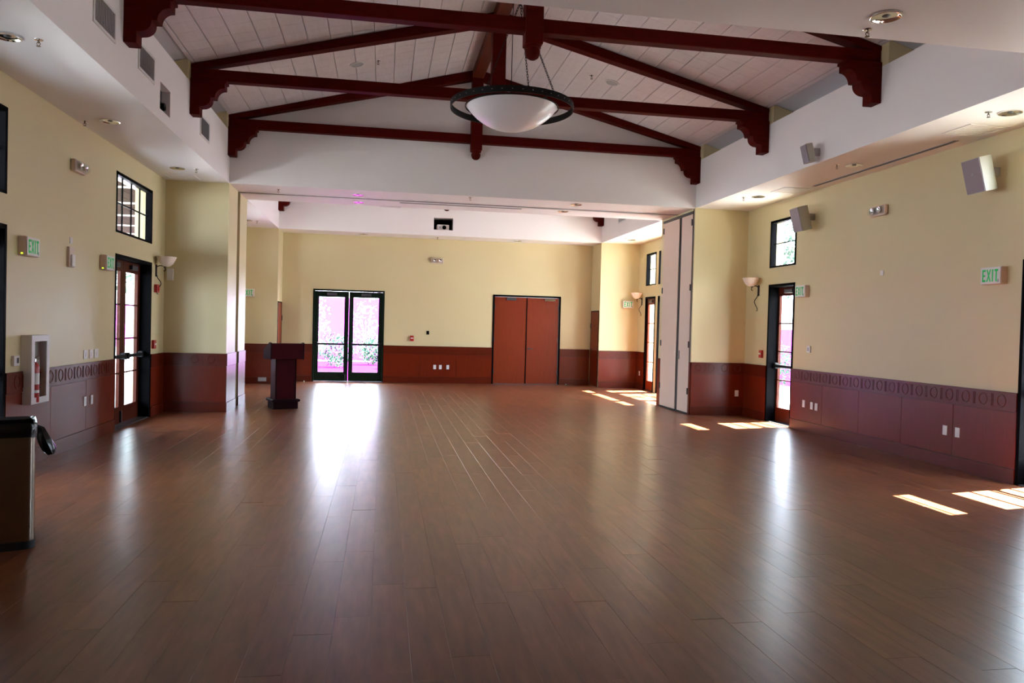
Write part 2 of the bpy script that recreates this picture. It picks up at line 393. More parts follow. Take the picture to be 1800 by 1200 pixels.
for n, (vis, x0, ya, yb) in enumerate(planks):
    if n < 300 and vis > 0 and abs(yb-ya-PL) < .01:
        if pm is None: pm = pg.mesh('floor_plank', 'plank')
        inst('floor_plank', pm, floor, (x0, ya, random.uniform(-.0004, .0003)), (random.gauss(0, .0004), random.gauss(0, .0012), 0))
    else:
        st = len(rest.v); g2 = plank_geo(PW-.0004, yb-ya-.0004)
        ax, ay = random.gauss(0, .0003), random.gauss(0, .0008); l = yb-ya
        rest.v += [(p[0]+x0, p[1]+ya, p[2]-(p[0]-PW/2)*ay+(p[1]-l/2)*ax) for p in g2.v]; rest.f += [tuple(st+i for i in f) for f in g2.f]; tints += [random.random()]*12
o = rest.build('floor_planks', 'plank', floor); o['kind'] = 'stuff'
at = o.data.attributes.new('tint', 'FLOAT', 'POINT'); at.data.foreach_set('value', tints)

# ------------------------------------------------------------------ wainscot
class Fr:                      # a wall frame: u runs along the wall, d out of it
    def __init__(s, axis, at, sign): s.axis, s.at, s.sign = axis, at, sign
    def box(s, mb, u0, u1, d0, d1, z0, z1):
        a, b = s.at+s.sign*d0, s.at+s.sign*d1
        return mb.box(a, b, u0, u1, z0, z1) if s.axis == 'x' else mb.box(u0, u1, a, b, z0, z1)
    def pt(s, u, d, z): a = s.at+s.sign*d; return (a, u, z) if s.axis == 'x' else (u, a, z)
    def rz(s): return {('x', 1): R(90), ('x', -1): R(-90), ('y', -1): 0, ('y', 1): R(180)}[(s.axis, s.sign)]
FL, FR_, FF = Fr('x', XL, 1), Fr('x', XR, -1), Fr('y', YF, -1)
FPL = Fr('y', YP, -1); FB = Fr('y', Y2, -1); FJL = Fr('x', SL, 1); FJR = Fr('x', SR, -1)
rm = MB()
n = 20
for i in range(n):             # ring, local front = -y
    for rr, dd in ((.055, 0), (.060, -.006), (.070, -.006), (.075, 0)):
        a = 2*math.pi*i/n; rm.v.append((rr*math.cos(a)*.92, dd, rr*math.sin(a)))
for i in range(n):
    j = (i+1) % n
    for t in range(3): rm.f.append((i*4+t, j*4+t, j*4+t+1, i*4+t+1))
ring_me = rm.mesh('frieze_ring', 'wains_low', True)
bar_me = MB().box(-.016, -.006, -.005, 0, -.07, .07).box(.006, .016, -.005, 0, -.07, .07).mesh('frieze_bar', 'wains_low')
def wainscot(fr, wall, u0, u1, pw=1.05, rings=True, skip=None):
    L = u1-u0; npan = max(1, round(L/pw)); w = L/npan
    fr.box(MB(), u0, u1, 0, .006, 0, ZW).build('wainscot_backing', 'groove', wall)
    for i in range(npan):
        a, b = u0+i*w, u0+(i+1)*w; g = .003
        fr.box(MB(), a+(g if i else 0), b-(g if i < npan-1 else 0), .004, .018, .17, .795).build('wainscot_panel', 'wains', wall)
    fz = fr.box(MB(), u0, u1, .004, .024, .80, ZW).build('frieze_board', 'wains_low', wall)
    fr.box(MB(), u0, u1, .004, .026, .0, .165).build('baseboard', 'wains_low', wall)
    if rings:
        nr = int(L/.27); off = (L-nr*.27)/2
        for i in range(nr):
            uc = u0+off+.27*(i+.5)
            inst('frieze_ring', ring_me, fz, fr.pt(uc, .024, .912), (0, 0, fr.rz()))
            if i < nr-1: inst('frieze_bar', bar_me, fz, fr.pt(uc+.135, .024, .912), (0, 0, fr.rz()))
wainscot(FL, wall_left, 8.34, 11.48); wainscot(FL, wall_left, 13.17, YP-.03, rings=False); wainscot(FL, wall_left, YB, 6.65, rings=False)
wainscot(FL, wall_left, YP2+.03, 16.9, rings=False); wainscot(FL, wall_left, 18.59, Y2-.03, rings=False)
wainscot(FR_, wall_right, 7.40, 12.135); wainscot(FR_, wall_right, 13.035, YP-.03, rings=False); wainscot(FR_, wall_right, YB, 6.50, rings=False)
wainscot(FR_, wall_right, 19.70, Y2-.03, rings=False)
wainscot(FPL, wall_pier_left, XL+.001, SL); wainscot(FPL, wall_pier_right, SR, XR-.001)
wainscot(FJL, wall_pier_left, YP-.026, 14.72, rings=False); wainscot(FJL, wall_pier_left, 14.97, YP2, rings=False)
wainscot(FB, wall_bay_left, XL, SL, rings=False); wainscot(FB, wall_bay_right, SR, XR, rings=False)
wainscot(FF, wall_back, SL+.026, FD1[0], rings=False); wainscot(FF, wall_back, FD1[1], FD2[0], rings=False); wainscot(FF, wall_back, FD2[1], SR-.026, rings=False)

# ------------------------------------------------------------------ doors and windows
def french(name, label, fr, u0, u1, leaves, stile=.12, rec=.155, leafmat='leafwood', panic=True, muntins=(.765, 1.28, 1.79), framemat='black'):
    w = u1-u0; uc = (u0+u1)/2
    t = sempty(name, label, fr.pt(uc, 0, 0), fr.rz())
    f = MB(); h = w/2; ft = .045
    # local: x along wall, +y into the wall
    dp = rec+.075
    for s in (-1, 1): f.box(s*h, s*(h-ft), -.012, dp, 0, DH)
    f.box(-h, h, -.012, dp, DH-ft, DH)
    f.build('frame', framemat, t, bevel=.004)
    B(-h+ft, h-ft, .0, .25, -.008, .012).build('threshold', 'darkgrey', t)
    lw = (w-2*ft)/leaves
    for i in range(leaves):
        a = -h+ft+i*lw+(-.006 if i == 0 else .005); b = -h+ft+(i+1)*lw+(.006 if i == leaves-1 else -.005); z0, z1 = .016, DH-ft-.004; g0, g1 = .265, 2.285
        lf = holed(MB(), 'y', rec, rec+.045, a, b, z0, z1, [(a+stile, b-stile, g0, g1)]).build('leaf', leafmat, t)
        B(a+stile, b-stile, rec+.018, rec+.026, g0, g1).build('pane', 'glass', lf)
        for mz in muntins: B(a+stile, b-stile, rec+.006, rec+.034, mz-.011, mz+.011).build('muntin', leafmat, lf)
        if panic:
            p = MB(); p.box(a+.03, b-.03, rec-.075, rec-.035, .995, 1.045); p.box(a+.02, a+.10, rec-.08, rec, .97, 1.07); p.box(b-.10, b-.02, rec-.08, rec, .97, 1.07)
            p.build('push_bar', 'iron', lf, bevel=.005)
        c = MB(); cx = (a+b)/2; c.box(cx-.13, cx+.13, rec-.05, rec, 2.33, 2.40); c.build('closer', 'darkgrey', lf, bevel=.006)
        if i % 2 == 0 and leaves == 2 or leaves == 1:
            B(b-.08, b-.05, rec-.03, rec, .03, .20).build('flush_bolt', 'darkgrey', lf)
    return t
def hiwin(name, label, fr, u0, u1, cols, rec=.04):
    w = u1-u0; h = w/2; t = sempty(name, label, fr.pt((u0+u1)/2, 0, WZ[0]), fr.rz()); H = WZ[1]-WZ[0]; f = MB(); ft = .045
    dp = rec+.05
    for s in (-1, 1): f.box(s*h, s*(h-ft), -.008, dp, 0, H)
    f.box(-h, h, -.008, dp, H-ft, H); f.box(-h, h, -.008, dp, 0, ft*.7); f.build('frame', 'black', t, bevel=.004)
    us = [-h+ft+(w-2*ft)*i/cols for i in range(cols+1)]; zs = [ft*.7, H/2+.01, H-ft]
    for i in range(cols):
        for j in range(2): B(us[i]+.004, us[i+1]-.004, rec+.018, rec+.026, zs[j]+.004, zs[j+1]-.004).build('pane', 'glass', t)
    for i in range(1, cols): B(us[i]-.005, us[i]+.005, rec+.010, rec+.032, zs[0], zs[2]).build('muntin', 'black', t)
    B(-h+ft, h-ft, rec+.010, rec+.032, zs[1]-.008, zs[1]+.008).build('muntin', 'black', t)
    return t
nd = nw = 0
dn = ['black french doors with brown kick panels between the exit sign and the wall sconce', 'black french doors at the left edge, ahead of the extinguisher cabinet', 'black french doors in the far part of the hall, hidden by the left pier']
for i, (a, b) in enumerate(LD):
    nd += 1; nw += 1
    french('door_%d' % nd, dn[i], FL, a, b, 2); hiwin('window_%d' % nw, 'high black framed window above the '+dn[i][6:], FL, a, b, 4)
dn = ['black framed glazed door with a bright pane beside the right sconce', 'black framed glazed door at the right edge by the exit sign', 'narrow glazed wooden door beyond the folding partition', 'black framed glazed doors half hidden by the folding partition', 'black framed glazed door hidden behind the right pier']
for i, (a, b) in enumerate(RD):
    nd += 1; nw += 1
    r2 = i == 2
    french('door_%d' % nd, dn[i], FR_, a, b, 2 if b-a > 1.2 else 1, stile=.10 if r2 else .055, rec=.04 if r2 else .17, leafmat='doorwood' if r2 else 'leafwood', panic=not r2)
    hiwin('window_%d' % nw, 'high black framed window above the '+dn[i], FR_, a, b, 1, rec=.05)
nd += 1; french('door_%d' % nd, 'dark green glass double doors in the far wall behind the lectern', FF, *FD1, 2, stile=.115, rec=.03, leafmat='darkgreen', framemat='darkgreen', muntins=())
for i, (a, b) in enumerate(BD):
    nd += 1; french('door_%d' % nd, 'black glazed double doors behind the camera, '+('left' if i == 0 else 'right'), Fr('y', YB, 1), a, b, 2, stile=.10)
# wooden double doors in the far wall
nd += 1
t = sempty('door_%d' % nd, 'reddish brown wooden double doors with black frame in the far wall', FF.pt(sum(FD2)/2, 0, 0), 0)
h = (FD2[1]-FD2[0])/2; f = MB()
for s in (-1, 1): f.box(s*h, s*(h-.05), -.02, .2, 0, DH)
f.box(-h, h, -.02, .2, DH-.05, DH); f.build('frame', 'black', t, bevel=.004)
for s in (-1, 1):
    a, b = sorted((s*.008, s*(h-.055)))
    lf = B(a, b, .02, .065, .012, DH-.055).build('leaf', 'doorwood', t)
    B(s*.45-.13 if s < 0 else .50, s*.45+.13 if s < 0 else .80, -.045, .02, 2.345, 2.415).build('closer', 'steel_brushed' if s > 0 else 'darkgrey', lf, bevel=.008)
    for hz in (.35, 1.25, 2.15): B(s*(h-.056)-.012, s*(h-.056)+.012, -.0, .02, hz-.06, hz+.06).build('hinge', 'darkgrey', lf)
B(-.012, .012, .005, .02, .012, DH-.055).build('astragal', 'black', t)
hd = MB(); hd.lathe([(0, -.01), (.028, -.01), (.028, .004), (0, .004)], 14, .075, .02, 1.0, 'y'); hd.tube([(.075, .015, 1.0), (.075, -.045, 1.0), (.09, -.055, 1.0), (.19, -.055, 1.0)], .011)
hd.build('lever_handle', 'darkgrey', t, smooth=True)
B(-h+.05, h-.05, .0, .19, -.008, .01).build('threshold', 'darkgrey', t)
# flush wooden doors in the alcove returns
for fr, lab in ((FJL, 'narrow dark wooden door in the alcove return behind the lectern'), (FJR, 'narrow brown wooden door in the alcove return beside the wooden double doors')):
    nd += 1; t = sempty('door_%d' % nd, lab, fr.pt(20.74, 0, 0), fr.rz())
    f = MB()
    for s in (-1, 1): f.box(s*.40, s*.37, -.012, .0, 0, 2.11)
    f.box(-.40, .40, -.012, 0, 2.08, 2.11); f.build('frame', 'black', t)
    lf = B(-.37, .37, -.009, 0, 1.02, 2.08).build('leaf', 'doorwood', t); B(-.37, .37, -.009, 0, .01, 1.015).build('kick_panel', 'wains', t)
    hd = MB(); s = 1 if fr is FJL else 1
    hd.lathe([(0, -.008), (.03, -.008), (.03, 0), (0, 0)], 12, .30*(-1 if fr is FJR else 1), -.009, 1.72 if False else 1.0, 'y'); hd.build('rose', 'darkgrey', t)
    B((-.385 if fr is FJR else .36), (-.36 if fr is FJR else .385), -.03, -.009, 1.62, 1.76).build('hinge', 'darkgrey', t)

# ------------------------------------------------------------------ folding partition pocket in the right pier
for i, (ya, yb, lab) in enumerate(((14.0, 14.535, 'tall beige pocket door panel nearer the hall, right of the dark gap'), (14.665, 15.52, 'tall wide beige pocket door panel left of the dark gap at the partition'))):
    t = thing('pocket_door', lab, 'door', (SR, (ya+yb)/2, 0), R(-90), 'pocket doors of the folding partition'); h = (yb-ya)/2
    B(-h, h, -.016, -.001, .035, 3.86).build('panel', 'beige', t, bevel=.004)
    B(-h, h, -.015, -.001, .003, .033).build('bottom_seal', 'rubber', t)
    e = h-.0 if i == 0 else -h
    for hz in (.45, 1.35, 2.45, 3.70):
        e2 = h if i == 0 else -h
        MB().lathe([(0, -.06), (.014, -.06), (.014, .06), (0, .06)], 10, e2-.012 if i == 0 else e2+.012, -.022, hz).build('hinge', 'darkgrey', t, smooth=True)
    if i == 0: B(-h+.03, -h+.075, -.02, -.016, 1.05, 1.22).build('pull_plate', 'darkgrey', t)
wf = MB(); wf.box(SR-.004, SR, 14.0-.04, 14.0, 0, 3.95); wf.box(SR-.02, SR, 13.98, 15.56, 3.865, 3.915); 
o = wf.build('trim_1', 'darkgrey'); struct(o, 'dark head trim over the pocket doors')
B(SR-.003, SR, 14.536, 14.664, .0, 3.865).build('gap_shade_strip', 'rubber', o)  # flat black strip; the shade of the deep gap put in as colour
for u0, u1 in ((YP, 13.985), (15.535, YP2)):
    FJR.box(MB(), u0, u1, 0, .016, 0, ZW).build('wainscot_panel', 'wains', wall_pier_right)
tr = MB(); tr.box(SL, SR, 14.72, 14.735, ZS-.012, ZS); tr.box(SL, SR, 14.90, 14.915, ZS-.012, ZS)
o = tr.build('trim_2', 'white'); struct(o, 'ceiling track of the folding partition across the opening')
B(SL, SR, 14.79, 14.84, ZS-.008, ZS).build('track', 'ventdark', o)

# ------------------------------------------------------------------ timber trusses
def corbel_prof(sgn, xw):      # profile from the wall outwards, (x,z)
    P = [(0, 4.40), (.125, 4.40), (.125, 4.515)]
    for i in range(9):         # convex quarter
        a = i/8*math.pi/2; P.append((.145+.125*math.sin(a), 4.63-.112*math.cos(a)))
    P += [(.27, 4.645), (.325, 4.645)]
    for i in range(1, 9):      # cove
        a = i/8*math.pi/2; P.append((.325+.115*(1-math.cos(a)), 4.645+.13*math.sin(a)))
    P += [(.45, 4.775), (.45, 4.852), (.475, 4.852), (.475, 4.89), (0, 4.89)]
    return [(xw+sgn*x, z) for x, z in P]
def truss(ty, label):
    t = thing('roof_truss', label, 'truss', (XC, ty, 0), 0, 'timber roof trusses'); hw = SR-XC
    B(-hw, hw, .01, TT-.01, 4.885, 5.04).build('tie_beam', 'timber', t, bevel=.012)
    for s in (-1, 1):
        tp = lambda x: 6.195-.26*x
        MB().prism([(0, tp(0)-.165), (0, tp(0)), (s*hw, tp(hw)), (s*hw, 5.03), (s*(hw-.11), 5.03)], 0, TT, 'y').build('rafter', 'timber', t, bevel=.01)
        MB().prism(corbel_prof(-s, s*hw), -.015, TT+.004, 'y').build('corbel', 'timber', t, bevel=.006)
    kp = MB(); kp.box(-.1, .1, -.02, TT+.02, 4.75, 6.19)
    kp.build('king_post', 'timber', t, bevel=.012)
    pd = MB(); w = TT+.04
    pd.lathe([(0, -.155), (.035, -.15), (.065, -.13), (.083, -.09), (.086, -.05), (.072, -.045), (.072, -.03), (.092, -.022), (.092, 0), (0, 0)], 24, 0, TT/2, 4.75)
    pd.build('pendant', 'timber', t, smooth=True)
    return t
truss(TY[0], 'dark timber truss nearest the camera, its corbels by the top edge')
truss(TY[1], 'middle dark timber truss behind the hanging bowl lamp')
truss(TY[2], 'dark timber truss against the white gable above the wide opening')
truss(Y2-TT-.005, 'dark timber truss at the far gable, only corbels showing under the header')
o = B(XC-.1, XC+.1, Y0, YP, 6.03, 6.19).build('ridge_beam', 'timber_y', bevel=.012); tag(o, 'long dark timber ridge beam running over the trusses', 'beam')

# ------------------------------------------------------------------ pendant bowl lamp
LX, LY, LZ = 1.585, 9.86, 4.44
t = thing('pendant_lamp', 'large white glass bowl lamp in a black iron ring hung on chains', 'lamp', (LX, LY, LZ))
MB().lathe([(.785, -.035), (.797, -.035), (.797, .045), (.785, .045), (.785, -.035)], 72).build('outer_ring', 'iron', t, smooth=True)
rv = MB()
for i in range(40):
    a = 2*math.pi*i/40; n0 = len(rv.v); rv.lathe([(0, .006), (.004, .005), (.006, 0)], 8); 
    rv.xform(Matrix.Rotation(a, 4, 'Z') @ Matrix.Translation((.797, 0, .005)) @ Matrix.Rotation(R(90), 4, 'Y'), n0)
rv.build('rivets', 'greyplastic', t, smooth=True)['kind'] = 'stuff'
pr = []; RB, DB = .585, .30; RS = (RB*RB+DB*DB)/(2*DB); am = math.asin(RB/RS)
for i in range(17): a = am*i/16; pr.append((RS*math.sin(a), -DB+RS*(1-math.cos(a))))
pr += [(RB-.012, .0)] + [(r*.975, h+.012) for r, h in reversed(pr)]
MB().lathe(pr, 64).build('bowl', 'bowl', t, smooth=True)
MB().lathe([(RB+.012, -.008), (RB+.022, -.008), (RB+.022, .008), (RB+.012, .008), (RB+.012, -.008)], 64).build('inner_ring', 'iron', t, smooth=True)
lk = MB()                      # one chain link, long axis z
n = 12
pts = [(.011*math.cos(2*math.pi*i/n), 0, .024*math.sin(2*math.pi*i/n)) for i in range(n+1)]
lk.tube(pts, .0035, 5, False)
hub = Vector((.075, 0, 1.36))
for ang in (30, 150, 210):
    a = R(ang); p1 = Vector((.79*math.sin(a), -.79*math.cos(a), .045)); d = hub-p1; L = d.length; q = d.to_track_quat('Z', 'Y').to_matrix().to_4x4()
    ch = MB(); nl = int(L/.036)
    for i in range(nl):
        n0 = len(ch.v); ch.v += lk.v; ch.f += [tuple(n0+k for k in f) for f in lk.f]
        ch.xform(Matrix.Translation(p1+d*((i+.5)/nl)) @ q @ Matrix.Rotation(R(90)*(i % 2), 4, 'Z'), n0)
    ch.build('chain', 'iron', t, smooth=True)
    am_ = MB().tube([(.60*math.sin(a), -.60*math.cos(a), 0), (.79*math.sin(a), -.79*math.cos(a), 0)], .007, 6); am_.build('arm', 'iron', t, smooth=True)
MB().tube([(hub.x, 0, 1.36), (hub.x, 0, 1.60)], .012, 8).build('hanging_rod', 'iron', t, smooth=True)
MB().tube([(-.015, 0, 0), (-.015, 0, 1.60)], .005, 6).build('power_cord', 'black', t)
MB().lathe([(0, 0), (.05, 0), (.05, .03), (0, .03)], 16, hub.x, 0, 1.565).build('canopy', 'iron', t, smooth=True)

# ------------------------------------------------------------------ ceiling fittings
def downlight():
    t = thing('downlight', '', 'downlight')
    MB().lathe([(.113, 0), (.112, -.012), (.106, -.014), (.099, -.012), (.09, -.005), (.07, -.0025), (.04, -.0012), (0, -.001)], 28).build('reflector', 'chrome', t, smooth=True)
    MB().lathe([(.0, -.008), (.022, -.007), (.03, -.0015)], 16).build('bulb', 'darkgrey', t, smooth=True)
    return t
dl0 = downlight()
DL = [((3.595, 5.152), 'recessed chrome downlight in the near soffit at the top right'), ((6.36, 7.03), 'recessed chrome downlight in the right soffit at the right edge'),
      ((6.36, 9.70), 'recessed chrome downlight in the right soffit between speaker and screen slot'), ((6.32, 12.36), 'recessed chrome downlight in the right soffit nearest the partition'),
      ((-3.19, 7.17), 'recessed chrome downlight in the left soffit at the left edge'), ((-3.29, 9.96), 'recessed chrome downlight in the middle of the left soffit'),
      ((-3.226, 12.76), 'recessed chrome downlight in the left soffit above the french doors'), ((-.5, 14.40), 'chrome downlight under the header, left and in front of the track'),
      ((-.52, 15.28), 'chrome downlight under the header, left and behind the track'), ((3.56, 14.19), 'chrome downlight under the header, right and in front of the track'),
      ((3.52, 15.10), 'chrome downlight under the header, right and behind the track'), ((-.55, 20.75), 'small downlight in the alcove soffit above the glass doors'), ((3.6, 20.75), 'small downlight in the alcove soffit above the wooden doors'),
      ((6.36, 19.3), 'small downlight in the far right soffit by the alcove'), ((-3.2, 18.9), 'small downlight in the far left soffit')]
for i, (p, lab) in enumerate(DL):
    o = dl0 if i == 0 else copy_tree(dl0); o.location = (*p, ZS); o['label'] = lab; o['group'] = 'recessed downlights'
def sprinkler():
    t = thing('sprinkler', '', 'sprinkler')
    MB().lathe([(0, -.004), (.02, -.006), (.034, -.003), (.036, 0)], 18).build('escutcheon', 'chrome', t, smooth=True)
    s = MB().tube([(0, 0, 0), (0, 0, -.028)], .008, 8)
    for a in (-1, 1): s.tube([(a*.007, 0, -.02), (a*.016, 0, -.034), (a*.004, 0, -.052)], .003, 5)
    s.build('frame', 'steel_brushed', t, smooth=True)
    MB().lathe([(0, -.052), (.018, -.053), (.018, -.056), (0, -.057)], 14).build('deflector', 'steel_brushed', t, smooth=True)
    return t
sp0 = sprinkler()
SP = [((3.621, 5.411, ZS), 'sprinkler head beside the downlight in the near soffit'), ((6.147, 7.077, ZS), 'sprinkler head in the right soffit near the right edge'), ((6.144, 9.77, ZS), 'sprinkler head in the right soffit above the emergency light'),
      ((6.137, 12.54, ZS), 'sprinkler head in the right soffit nearest the partition'), ((-2.961, 7.205, ZS), 'sprinkler head in the left soffit at the top left'), ((-3.61, 10.06, ZS), 'sprinkler head in the left soffit close to the wall'),
      ((-2.948, 12.77, ZS), 'sprinkler head in the left soffit by the pier'), ((1.531, 14.06, ZS), 'sprinkler head in the middle of the header underside'), ((-1.9, 14.3, ZS), 'sprinkler head under the header near the left pier'),
      ((-.165, 12.38, zroof(-.165)), 'sprinkler head on the left ceiling slope by the round speaker'), ((3.287, 12.29, zroof(3.287)), 'sprinkler head on the right ceiling slope by the round speaker'), ((6.1, 19.0, ZS), 'sprinkler head in the far right soffit'), ((-3.0, 19.0, ZS), 'sprinkler head in the far left soffit'), ((1.4, 20.75, ZS), 'sprinkler head in the alcove soffit')]
for i, (p, lab) in enumerate(SP):
    o = sp0 if i == 0 else copy_tree(sp0); o.location = p; o['label'] = lab; o['group'] = 'fire sprinkler heads'
for sx, p, lab in ((-1, (-.489, 12.37), 'round white ceiling speaker on the left slope'), (1, (3.633, 12.275), 'round white ceiling speaker on the right slope')):
    t = thing('ceiling_speaker', lab, 'speaker', (*p, zroof(p[0])), 0, 'round ceiling speakers'); t.rotation_euler = (0, sx*ANG, 0)
    MB().lathe([(.095, 0), (.098, -.012), (.115, -.012), (.118, 0)], 32).build('rim', 'plastic', t, smooth=True)
    MB().lathe([(0, -.008), (.096, -.006), (.096, 0)], 32).build('grille', 'ventgrey', t, smooth=True)
def ac_grille(name, label, fr, u0, u1, z0, z1, nsl=14, group='air grilles'):
    t = thing(name, label, 'vent', fr.pt((u0+u1)/2, 0, z0), fr.rz(), group); h = (u1-u0)/2; H = z1-z0
    holed(MB(), 'y', -.012, 0, -h, h, 0, H, [(-h+.03, h-.03, .03, H-.03)]).build('frame', 'plastic', t)
    B(-h+.02, h-.02, -.002, -.0005, .02, H-.02).build('backing', 'ventgrey', t)
    sm = MB().prism([(-.004, -.010), (.002, -.010), (.006, -.003), (0, -.003)], .03, H-.03, 'z').mesh('slat', 'ventgrey')
    for i in range(nsl): inst('slat', sm, t, (-h+.03+(2*h-.06)*(i+.5)/nsl, 0, 0))
FSL, FSR = Fr('x', SL, 1), Fr('x', SR, -1)
ac_grille('air_grille', 'tall air grille in the left soffit face, nearest the camera', FSL, 7.58, 8.17, 4.29, 4.60)
ac_grille('air_grille', 'air grille in the left soffit face just beyond the nearest corbel', FSL, 8.89, 9.48, 4.29, 4.59)
ac_grille('air_grille', 'air grille in the left soffit face beyond the middle corbel', FSL, 11.73, 12.31, 4.26, 4.57)
ac_grille('air_grille', 'air grille in the far right soffit face above the partition', FSR, 18.2, 18.8, 4.29, 4.59)
# flat access panels and slots under the soffits
for (xa, xb, ya, yb, lab) in ((6.3, 6.8, 11.45, 11.9, 'flat square grille in the right soffit beside the screen slot'), (6.3, 6.8, 7.5, 7.95, 'flat square grille in the right soffit above the large speaker'), (-3.6, -3.1, 13.3, 13.75, 'flat square grille in the left soffit corner by the pier'), (-.1, .3, 15.60, 15.72, 'small air grille at the far edge of the header')):
    t = thing('ceiling_grille', lab, 'vent', ((xa+xb)/2, (ya+yb)/2, ZS)); a, b = (xb-xa)/2, (yb-ya)/2
    fm = MB(); fm.box(-a, a, -b, -b+.03, -.01, 0); fm.box(-a, a, b-.03, b, -.01, 0); fm.box(-a, -a+.03, -b+.03, b-.03, -.01, 0); fm.box(a-.03, a, -b+.03, b-.03, -.01, 0); fm.build('frame', 'white', t)
    ns = max(3, int((2*b-.06)/.04)); sm = B(-a+.03, a-.03, -.014, .014, -.006, -.001).mesh('slat', 'white')
    for i in range(ns): inst('slat', sm, t, (0, -b+.03+(2*b-.06)*(i+.5)/ns, 0))
for (xa, xb, ya, yb, lab) in ((6.655, 6.72, 8.18, 11.25, 'long recessed projection screen slot in the right soffit'), (.27, 2.67, 15.055, 15.105, 'long recessed projection screen slot under the header')):
    t = thing('screen_slot', lab, 'slot', ((xa+xb)/2, (ya+yb)/2, ZS)); a, b = (xb-xa)/2, (yb-ya)/2
    B(-a+.006, a-.006, -b+.006, b-.006, -.003, 0).build('opening', 'ventdark', t)
    fm = MB(); fm.box(-a, a, -b, -b+.006, -.008, 0); fm.box(-a, a, b-.006, b, -.008, 0); fm.box(-a, -a+.006, -b, b, -.008, 0); fm.box(a-.006, a, -b, b, -.008, 0); fm.build('edge_trim', 'greyplastic', t)

# ------------------------------------------------------------------ wall mounted things
def at(name, label, cat, fr, u, z, d=0, group=None): return thing(name, label, cat, fr.pt(u, d, z), fr.rz(), group)
LET = {'E': [(0, 0, .22, 1), (0, 0, .62, .17), (0, .42, .55, .58), (0, .83, .62, 1)], 'I': [(0, 0, .24, 1)], 'T': [(.21, 0, .45, 1), (0, .83, .66, 1)]}
def exit_sign(label, fr, u, z, d0=0, thick=.09):
    t = at('exit_sign', label, 'exit sign', fr, u, z, d0, 'green exit signs')
    B(-.15, .15, -thick+.012, 0, -.10, .10).build('housing', 'beige', t, bevel=.008)
    B(-.145, .145, -thick, -thick+.012, -.095, .095).build('face_plate', 'plastic', t, bevel=.004)
    lt = MB(); H = .14; x = -.118; z0 = -H/2; y0, y1 = -thick-.002, -thick
    for ch in 'EXIT':
        if ch == 'X':
            w = .056
            for s in (0, 1):
                a, b = (0, w) if s == 0 else (w, 0); sw = .024
                pr = [(x+a-(sw/2 if 1 else 0), z0), (x+a+sw/2, z0), (x+b+sw/2, z0+H), (x+b-sw/2, z0+H)]
                pr = [(min(max(px, x-.006), x+w+.006), pz) for px, pz in pr]; lt.prism(pr, y0-.0003*s, y1, 'y')
            x += w+.020
        else:
            for (xa, za, xb, zb) in LET[ch]: lt.box(x+xa*.078, x+xb*.078, y0, y1, z0+za*H, z0+zb*H)
            x += {'E': .049, 'I': .019, 'T': .052}[ch]+.017
    lt.build('lettering', 'green', t)
    B(-.150, -.148, -.05, -.03, -.085, -.070).build('test_light', 'led', t); B(.10, .125, -thick-.001, -thick, -.08, -.045).build('arrow_tab', 'greyplastic', t)
    return t
exit_sign('green exit sign on the left wall nearest the camera, beside the edge door', FL, 8.74, 2.31)
exit_sign('green exit sign on the left wall touching the french door frame', FL, 11.04, 2.32)
exit_sign('green exit sign beside the bright glazed door on the right wall', FR_, 11.83, 2.32)
exit_sign('green exit sign at the right edge of the right wall', FR_, 7.76, 2.33)
exit_sign('small far exit sign on the wall right of the alcove', FB, 6.62, 2.30)
exit_sign('small far exit sign on the wall left of the alcove', FB, -3.38, 2.30)
def emergency(label, fr, u, z):
    t = at('emergency_light', label, 'emergency light', fr, u, z, 0, 'emergency lights with two lamps')
    B(-.17, .17, -.06, 0, -.075, .075).build('housing', 'beige', t, bevel=.02)
    pr = [(-.06, -.055), (-.10, -.04), (-.115, 0), (-.10, .045), (-.06, .055)]
    MB().prism(pr, -.15, .15, 'x').build('lens_cover', 'glass', t)
    for s in (-1, 1):
        MB().lathe([(.012, .02), (.03, 0), (.045, -.035), (.038, -.035), (0, -.008)], 18, s*.075, -.062, 0, 'y').build('lamp_head', 'chrome', t, smooth=True)
emergency('clear emergency light high on the left wall', FL, 10.06, 3.40); emergency('clear emergency light high on the right wall', FR_, 9.90, 3.38); emergency('small emergency light high on the far wall', FF, 1.437, 3.36)
def sconce(label, fr, u, z):
    t = at('wall_sconce', label, 'wall lamp', fr, u, z, 0, 'alabaster wall sconces')
    MB().lathe([(0, -.13), (.05, -.125), (.10, -.085), (.135, -.02), (.155, .03), (.148, .032), (.128, -.018), (.09, -.07), (0, -.11)], 32, 0, -.165, 0).build('shade', 'alabaster', t, smooth=True)
    B(-.03, .03, -.015, 0, -.30, -.10).build('back_plate', 'iron', t, bevel=.006)
    a = MB(); p = []
    for i in range(11):
        th = math.pi*(1.0-i/10*1.25); p.append((.0, -.085-.065*math.cos(th)*-1 if False else -.02-.07*(1-math.cos(i/10*math.pi))/1, -.16-.035*math.sin(i/10*math.pi)*-1))
    a.tube([(0, -.01, -.14), (0, -.06, -.115), (0, -.11, -.12), (0, -.145, -.15), (0, -.15, -.19), (0, -.125, -.205)], .008, 7)
    a.tube([(0, -.165, -.13), (0, -.13, -.118)], .012, 7)
    a.tube([(0, -.015, -.27), (0, -.03, -.32), (0, -.075, -.38), (0, -.085, -.42), (0, -.06, -.47), (0, -.025, -.53), (0, -.02, -.57), (0, -.04, -.585)], .007, 7)
    a.build('scroll_arm', 'iron', t, smooth=True)
sconce('alabaster bowl sconce on scrolled iron arm left of the pier', FL, 13.42, 2.58); sconce('alabaster bowl sconce on scrolled iron arm right of the pier', FR_, 13.42, 2.60); sconce('far alabaster sconce beside the narrow wooden door', FR_, 19.98, 2.58)
